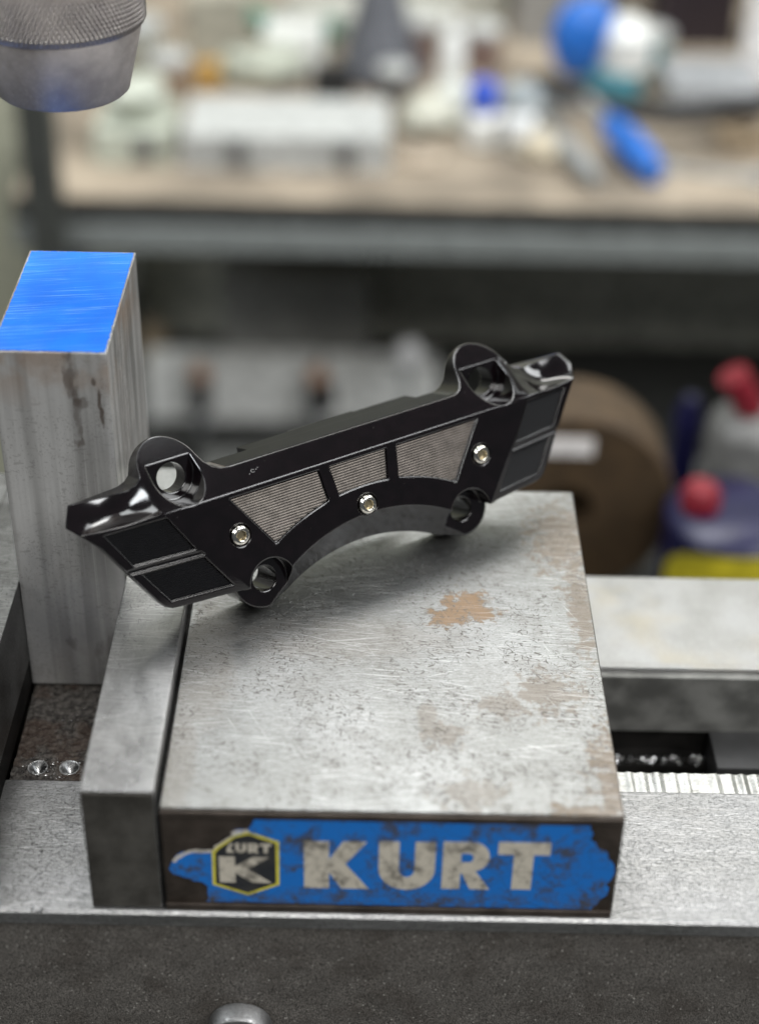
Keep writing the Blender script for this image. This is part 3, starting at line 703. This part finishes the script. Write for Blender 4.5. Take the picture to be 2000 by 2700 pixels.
bp(box('back_panel', -200, 1480, 1330, 1342, -593, -292, plain('dark_panel', (.42, .42, .36), .7, 0, .2), bench, .5))
# upright rack post rising at the bench's left end, pale partition beyond it
pst = box('rack_post', -236, -208, 950, 972, -939.8, -150, plain('rack_paint', (.055, .058, .052), .5), None, 1.5); tag(pst, 'dark upright rack post at the left end of the workbench', 'post')
par = box('partition_panel', -900, -262, 1200, 1225, -939.8, 400, plain('cream_panel', (.42, .42, .32), .7, 0, .12), None, 3); tag(par, 'pale cream partition panel left of the workbench', 'panel')

Mwhite = plain('white_plastic', (.78, .79, .76), .4); Mgrey = plain('light_grey_plastic', (.47, .48, .465), .45); Mlatch = plain('grey_latch', (.15, .15, .145), .5)
Mblue = plain('bright_blue_plastic', (.02, .15, .55), .35); Mdblue = plain('can_navy', (.006, .006, .04), .35); Mteal = plain('teal_plastic', (.04, .22, .28), .4)
Mbag = plain('translucent_bag', (.50, .53, .45), .4); Mred = plain('red_plastic', (.20, .014, .024), .35); Myel = plain('yellow_paint', (.50, .42, .02), .4)
Mblk = plain('black_rubber', (.008, .008, .009), .6); Mpurp = plain('dark_purple_bin', (.03, .02, .026), .5); Mbrown = plain('brown_cardboard', (.055, .033, .014), .7); Mtan = plain('tan_thing', (.26, .20, .13), .6)
Mcop = plain('copper_cap', (.42, .24, .15), .4); Mgreen = plain('green_thing', (.08, .22, .16), .5); Msil = plain('silver_tool', (.45, .47, .48), .35, .6)
def case(x0, x1, y0, y1, z0, z1, lab, latches, mb=Mgrey, ml=Mlatch, group=None):
    t = thing('storage_case', lab, 'case', ((x0+x1)/2, (y0+y1)/2, z0), group=group); off = Vector(((x0+x1)/2, (y0+y1)/2, z0))*S
    zm = z0+(z1-z0)*.62
    bp(box('case_base', x0, x1, y0, y1, z0, zm-.8, mb, t, 3), off); bp(box('case_lid', x0+1, x1-1, y0+1, y1-1, zm+.6, z1, mb, t, 4), off)
    for lx in latches: bp(box('latch', lx-8, lx+8, y0-5, y0-.2, z0+(z1-z0)*.25, zm+9, ml, t, 1.2), off)
    return t
case(-118, 66, 1050, 1150, -279.8, -249, 'long pale grey storage case with two dark latches on the bench top', (-68, 27))
case(-232+36, -126, 1055, 1140, -279.8, -250, 'short pale case beside the rack post at the left end of the bench', (-150,), Mbag)
case(-178, 0, 1150, 1178, -593.8, -524, 'white case with dark clamps on the shelf under the bench, left', (-120,), Mwhite, Mblk)
case(4, 124, 1150, 1178, -593.8, -525, 'white case on the shelf under the bench, right of the wider one', (-1+9,), Mwhite, Mblk)
def one(o, lab, cat, group=None): return tag(o, lab, cat, group)
def bottle(name, x, y, z, prof, mb, mc, lab, cat='bottle', capk=None, tilt=None, capname='cap'):
    t = thing(name, lab, cat, (x, y, z), tilt or (0, 0, 0))
    lath('bottle_body', prof, mb, t, 32)
    if capk: lath(capname, capk, mc, t, 32)
    return t
# cylinder caps on the clamps below
for x, lab in ((-120, 'left copper capped rod standing against the white cases under the bench'), (-1, 'right copper capped rod standing against the white cases under the bench')):
    t = thing('capped_rod', lab, 'rod', (x, 1125, -594)); lath('rod', [(5, .3), (5, 28)], Msil, t, 24); lath('sleeve', [(9, 28.2), (9, 66)], Mblk, t, 24); lath('cap', [(10, 66.2), (10, 76), (7, 80)], Mcop, t, 24)
t = thing('lamp_globe', 'small white globe on a stem beside the white cases under the bench', 'globe', (91, 1100, -594)); lath('stem', [(6, .3), (5, 96)], Mgrey, t, 24)
lath('globe', [(13*math.sin(math.radians(a)), 112-15*math.cos(math.radians(a))) for a in range(8, 173, 12)], plain('white_globe', (.82, .82, .82), .3), t, 32)
one(box('grey_drum', -106, 48, 1240, 1322, -593.8, -470, plain('grey_bin', (.30, .30, .28), .6), None, 18), 'dim grey bin at the back of the shelf under the bench', 'bin')
one(lath('brown_jar', [(10, 0), (14, 3), (14, 70), (9, 80)], Mtan, None, 24, Matrix.Translation((-176, 1210, -594))), 'small brown jar on the shelf behind the aluminium block', 'jar')
# on the bench
cone = thing('grey_funnel', 'grey funnel standing upside down on the back of the bench', 'funnel', (56, 1300, -279.5))
lath('funnel_cone', [(44, 0), (44, 4), (40, 12), (12, 118), (9, 160), (7, 160)], plain('funnel_grey', (.12, .125, .14), .4), cone, 48)
lath('funnel_rim', [(45, 0.2), (48, .2), (48, 5), (45, 5)], plain('funnel_rim', (.10, .10, .12), .4), cone, 48)
bm = bmesh.new(); tube(bm, [(-100+a*14, 1340+12*math.sin(a), -262+22*math.sin(a*.9)) for a in np.linspace(0, 8, 24)], 11, 12); one(to_obj('green_hose', bm, Mgreen, None, 60), 'loose green hose lying at the back of the bench', 'hose')
one(box('white_carton', -60, 0, 1290, 1335, -279.6, -238, Mwhite, None, 3), 'white carton in front of the green hose on the bench', 'carton')
one(box('grey_carton', -140, -78, 1330, 1380, -279.6, -215, plain('beige_carton', (.40, .38, .31), .6), None, 3), 'beige carton at the left back of the bench', 'carton')
one(box('orange_box', -124, -101, 1240, 1262, -279.6, -255, plain('orange_card', (.48, .28, .07), .6), None, 2), 'small orange box behind the long grey case', 'box')
one(box('black_box', -8, 30, 1205, 1240, -279.6, -248, Mblk, None, 3), 'small black box behind the long grey case', 'box')
bottle('white_bottle', 127, 1250, -279.6, [(10, 0), (12, 2), (12, 55), (6, 64)], Mwhite, Mwhite, 'slim white bottle standing at the back of the bench', capk=[(6.5, 64.2), (6.5, 78)])
bottle('squeeze_bottle', 151, 1125, -279.6, [(15, 0), (18, 3), (18, 26), (9, 34)], Mwhite, plain('cobalt_cap', (.03, .09, .55), .35), 'short white bottle with a cobalt blue cap on the bench', capk=[(14, 34.2), (14, 54), (10, 58)])
bottle('small_jar', 184, 1105, -279.6, [(12, 0), (14, 3), (14, 16)], Mwhite, plain('white_lid', (.72, .74, .74), .35), 'small jar with a white lid beside the cobalt capped bottle', 'jar', capk=[(15.5, 16.2), (15.5, 32), (13, 34)], capname='lid')
def lump(name, c, r, mat, lab, cat, amp=.18):
    bm = bmesh.new(); bmesh.ops.create_icosphere(bm, subdivisions=3, radius=1, matrix=Matrix.Identity(4))
    for v in bm.verts:
        k = 1+amp*math.sin(v.co.x*3.1+c[0])*math.cos(v.co.y*2.7+c[1])+amp*.5*math.sin(v.co.z*7+v.co.x*5)
        v.co = Vector((c[0]+v.co.x*r[0]*k, c[1]+v.co.y*r[1]*k, max(c[2]-r[2]*.7, c[2]+v.co.z*r[2]*k)))
    return one(to_obj(name, bm, mat, None, 180), lab, cat)
lump('plastic_bag', (105, 1165, -268), (32, 34, 16), plain('bag_white', (.50, .50, .42), .45), 'crumpled off-white plastic bag between the long case and the bottles', 'bag')
lump('plastic_bag', (-160, 1095, -226), (26, 26, 13), Mbag, 'crumpled greenish plastic bag lying on the short case', 'bag')
lump('rag', (205, 1100, -271), (24, 28, 12), plain('rag_cream', (.50, .44, .33), .8), 'cream rag lying on the bench in front of the jars', 'rag')
lump('rag', (40, 1420, -262), (120, 40, 22), plain('rag_grey', (.44, .44, .39), .8), 'pale grey rag heap along the back of the bench', 'rag')
bs = thing('spray_bottle', 'big spray bottle with a bright blue head and white body on the bench', 'spray bottle', (285, 1258, -279.6))
bp_ = lath('bottle_body', [(26, 0), (29, 3), (29, 24), (27, 28)], Mteal, bs, 32); lath('bottle_shoulder', [(27, 28.2), (26, 62), (12, 76)], Mwhite, bs, 32, Matrix.Translation((10, 0, 0)))
bm = bmesh.new(); bmesh.ops.create_icosphere(bm, subdivisions=3, radius=1)
for v in bm.verts:
    a = v.co.copy(); v.co = Vector((-34+a.x*(30+7*a.z), a.y*24, 56+a.z*40+a.x*8))
to_obj('spray_head', bm, Mblue, bs, 180)
def handle(name, a, b, r, mat, lab, cat, endm=None):
    t = thing(name, lab, cat, a); bm = bmesh.new(); b_ = Vector(b)-Vector(a)
    tube(bm, [b_*k for k in np.linspace(0, 1, 9)], lambda q: r*(1-.35*abs(2*q-1)**3), 16); to_obj('grip', bm, mat, t, 60)
    bm = bmesh.new(); d = b_.normalized(); tube(bm, [b_+d*k for k in (1, 20, 45, 60)], lambda q: r*.35, 12); to_obj('shank', bm, endm or Msil, t, 60); return t
handle('blue_screwdriver', (298, 1030, -266), (266, 1118, -254), 14.5, Mblue, 'screwdriver with a thick bright blue handle lying over the bench', 'screwdriver')
handle('silver_tool', (246, 1020, -270), (216, 1110, -262), 9, Msil, 'silver hand tool lying left of the blue screwdriver', 'tool')
bm = bmesh.new(); pth = [(205, 1200, -248), (232, 1180, -248), (262, 1160, -250), (292, 1145, -254), (322, 1138, -255), (352, 1140, -253), (395, 1150, -248), (470, 1165, -240)]
tube(bm, pth, 9.5, 12); one(to_obj('black_hose', bm, Mblk, None, 60), 'black rubber hose curving across the right of the bench', 'hose')
one(box('grey_tray', 335, 425, 1195, 1290, -279.6, -252, plain('tray_grey', (.30, .31, .32), .4), None, 5), 'grey tray lying right of the spray bottle', 'tray')
dbin = box('dark_bin', 350, 432, 1400, 1500, -279.6, -150, Mpurp, None, 6); one(dbin, 'dark purple bin at the right back of the bench', 'bin')
one(box('white_board', 421, 560, 1298, 1306, -279.6, -80, plain('white_board', (.85, .85, .85), .4), None, 1.5), 'white board standing on the right of the bench', 'board')
one(box('cream_carton', 30, 190, 1480, 1560, -279.6, -150, plain('cream_carton', (.46, .46, .40), .7), None, 4), 'cream carton against the wall behind the funnel', 'carton')
one(box('grey_crate', 200, 300, 1400, 1480, -279.6, -215, plain('grey_crate', (.28, .27, .25), .6), None, 4), 'grey crate behind the spray bottle', 'crate')
# low machine table with cans, right behind the vise
tb = thing('side_table', 'dark low metal table behind the vise carrying cans and a brown reel', 'table', (200, 430, -940)); o3 = Vector((200, 430, -940))*S
bp(box('table_top', -60, 520, 250, 640, -312, -300, M_bdk, tb, 1.5), o3)
for x, y in ((-50, 262), (490, 262), (-50, 610), (490, 610)): bp(box('leg', x, x+20, y, y+20, -939.5, -312.2, M_bdk, tb, 1), o3)
rl = thing('brown_reel', 'brown cardboard reel with a white label standing behind the vise', 'reel', (170, 505, -300))
bm = bmesh.new(); lathe(bm, [(62, -24), (64, -22), (64, 22), (62, 24), (16, 24), (15, 0)], 64, Matrix.Translation((0, 0, 64.3)) @ Matrix.Rotation(math.radians(90), 4, 'X')); to_obj('reel_flange', bm, Mbrown, rl, 40)
box('paper_label', -30, 12, -26.2, -24.3, 104, 115, plain('paper_white', (.75, .72, .70), .6), rl, .2)
one(box('black_box', 150, 214, 388, 432, -299.6, -262, Mblk, None, 3), 'black box in front of the brown reel', 'box')
can = thing('spray_can', 'navy blue spray can with a yellow shield and a red cap behind the vise', 'spray can', (258, 440, -299.6))
lath('can_body', [(36, 0), (38, 2), (38, 91), (34, 95), (14, 97)], Mdblue, can, 64)
lath('cap', [(11, 97.2), (11, 107), (8, 111)], Mred, can, 32, Matrix.Translation((-20, 0, 0)))
def shield(bm):
    for j in range(25):
        pass
    z0, z1 = 50, 89; cols = []
    for i in range(33):
        a = math.radians(-90-72+144*i/32); t = abs(i/16-1); zz0 = z0+10*(1-t)**.5 if t < .4 else z0+2; zz1 = z0+12+(z1-z0-12)*math.sqrt(max(0, 1-t*t*.98))
        cols.append([bm.verts.new((rr*math.cos(a), rr*math.sin(a), z)) for rr, z in ((38.1, zz0), (38.5, zz0), (38.5, zz1), (38.1, zz1))])
    for A, B in zip(cols, cols[1:]):
        for k in range(4): bm.faces.new((A[k], A[(k+1) % 4], B[(k+1) % 4], B[k]))
    bm.faces.new(cols[0][::-1]); bm.faces.new(cols[-1])
bm = bmesh.new(); shield(bm); to_obj('yellow_shield', bm, Myel, can, 40)
c2 = thing('spray_can', 'grey aerosol can with a red nozzle at the right edge behind the vise', 'spray can', (286, 540, -299.6))
lath('can_body', [(24, 0), (26, 2), (26, 88), (23, 94), (12, 99)], plain('can_grey', (.13, .13, .125), .4), c2, 48)
bm = bmesh.new(); tube(bm, [(-2, 0, 99.3), (-6, 0, 108), (-16, 0, 124)], 9.5, 16); to_obj('nozzle', bm, Mred, c2, 60)
one(lath('navy_tube', [(9, 0), (9, 86), (5, 96)], Mdblue, None, 24, Matrix.Translation((252, 560, -299.6))), 'slim navy tube standing between the reel and the grey can', 'tube')

# more clutter along the bench
lump('rag', (-60, 1270, -262), (46, 30, 18), plain('rag_sage', (.40, .42, .35), .8), 'sage grey rag lying behind the long storage case', 'rag')
lump('rag', (90, 1075, -276), (30, 16, 5), plain('rag_beige', (.42, .35, .27), .8), 'thin beige rag flat at the front of the bench left of the jars', 'rag')
lump('rag', (260, 1560, -240), (110, 40, 40), plain('rag_stone', (.36, .36, .33), .8), 'big stone grey cloth heap behind the blue spray bottle', 'rag')
lump('plastic_bag', (128, 1180, -262), (24, 24, 20), plain('bag_clear', (.52, .54, .50), .35), 'pale plastic bag right behind the cobalt capped bottle', 'bag')
lump('plastic_bag', (200, 1200, -264), (26, 24, 18), plain('bag_blue_grey', (.34, .38, .40), .35), 'blue grey plastic bag between the jars and the hose', 'bag')
def tin(x, y, r, h, col, lab):
    t = thing('storage_tin', lab, 'tin', (x, y, -279.6)); m = plain('tin_paint', col, .4)
    lath('tin_body', [(r-.6, 0), (r, 1), (r, h), (r-.6, h+.6)], m, t, 40); lath('tin_lid', [(r+.8, h+.8), (r+.8, h+7), (r-3, h+9)], Mgrey, t, 40)
tin(-148, 1235, 19, 30, (.30, .22, .16), 'brown tin behind the short pale case')
tin(-184, 1290, 24, 44, (.42, .42, .36), 'cream tin at the far left of the bench')
tin(70, 1235, 15, 24, (.10, .10, .10), 'small black tin right of the black box')
tin(98, 1330, 17, 40, (.20, .14, .12), 'dark brown tin between the funnel and the white bottle')
tin(160, 1330, 20, 34, (.22, .15, .13), 'maroon tin right of the slim white bottle')
tin(330, 1340, 24, 30, (.08, .24, .26), 'teal tin behind the grey tray')
for x, y, a, L, lab in ((232, 1210, .5, 90, 'steel wrench under the loop of the black hose'), (352, 1060, -.25, 70, 'steel wrench lying at the front right of the bench')):
    t = thing('wrench', lab, 'wrench', (x, y, -279.6), (0, 0, a)); box('shank', -L/2, L/2, -5, 5, .2, 5, Msil, t, 1.5)
    for sx in (-1, 1):
        bm = bmesh.new(); prism(bm, arc(0, 0, 12, 12, 40, 320, 20)+arc(0, 0, 5, 5, 320, 40, 8), 0, 7); bmesh.ops.transform(bm, matrix=Matrix.Translation((sx*(L/2+8), 0, 0)) @ Matrix.Rotation(0 if sx > 0 else math.pi, 4, 'Z'), verts=bm.verts); to_obj('wrench_jaw', bm, Msil, t, 40)
tr = thing('tape_roll', 'brown tape roll lying on the bench in front of the grey tray', 'tape roll', (392, 1130, -279.6))
bm = bmesh.new(); lathe(bm, [(14, 0), (26, 0), (26, 18), (14, 18), (14, 0)], 40, cap=False); to_obj('tape_ring', bm, Mtan, tr, 40)

# everything standing on the bench top sits on its surface (z = -271)
bpy.context.view_layer.update()
for o in [o for o in sc.objects if o.parent is None and o.type in ('MESH', 'EMPTY') and o.get('category')]:
    ms = [c for c in [o]+list(o.children_recursive) if c.type == 'MESH']
    pts = [c.matrix_world @ Vector(b) for c in ms for b in c.bound_box]
    if pts and min(p.y for p in pts) > .95 and -.300 < min(p.z for p in pts) < -.235 and max(p.x for p in pts) < .6:
        o.location.z += .0088

for base, g in (('storage_case', 'storage cases on the bench and shelf'), ('rag', 'rags on the workbench'), ('plastic_bag', 'plastic bags on the workbench'), ('storage_tin', 'tins on the workbench'),
                ('capped_rod', 'capped rods under the bench'), ('wrench', 'wrenches on the workbench'), ('spray_can', 'spray cans behind the vise')):
    for o in sc.objects:
        if o.parent is None and o.name.split('.')[0] == base: o['group'] = g
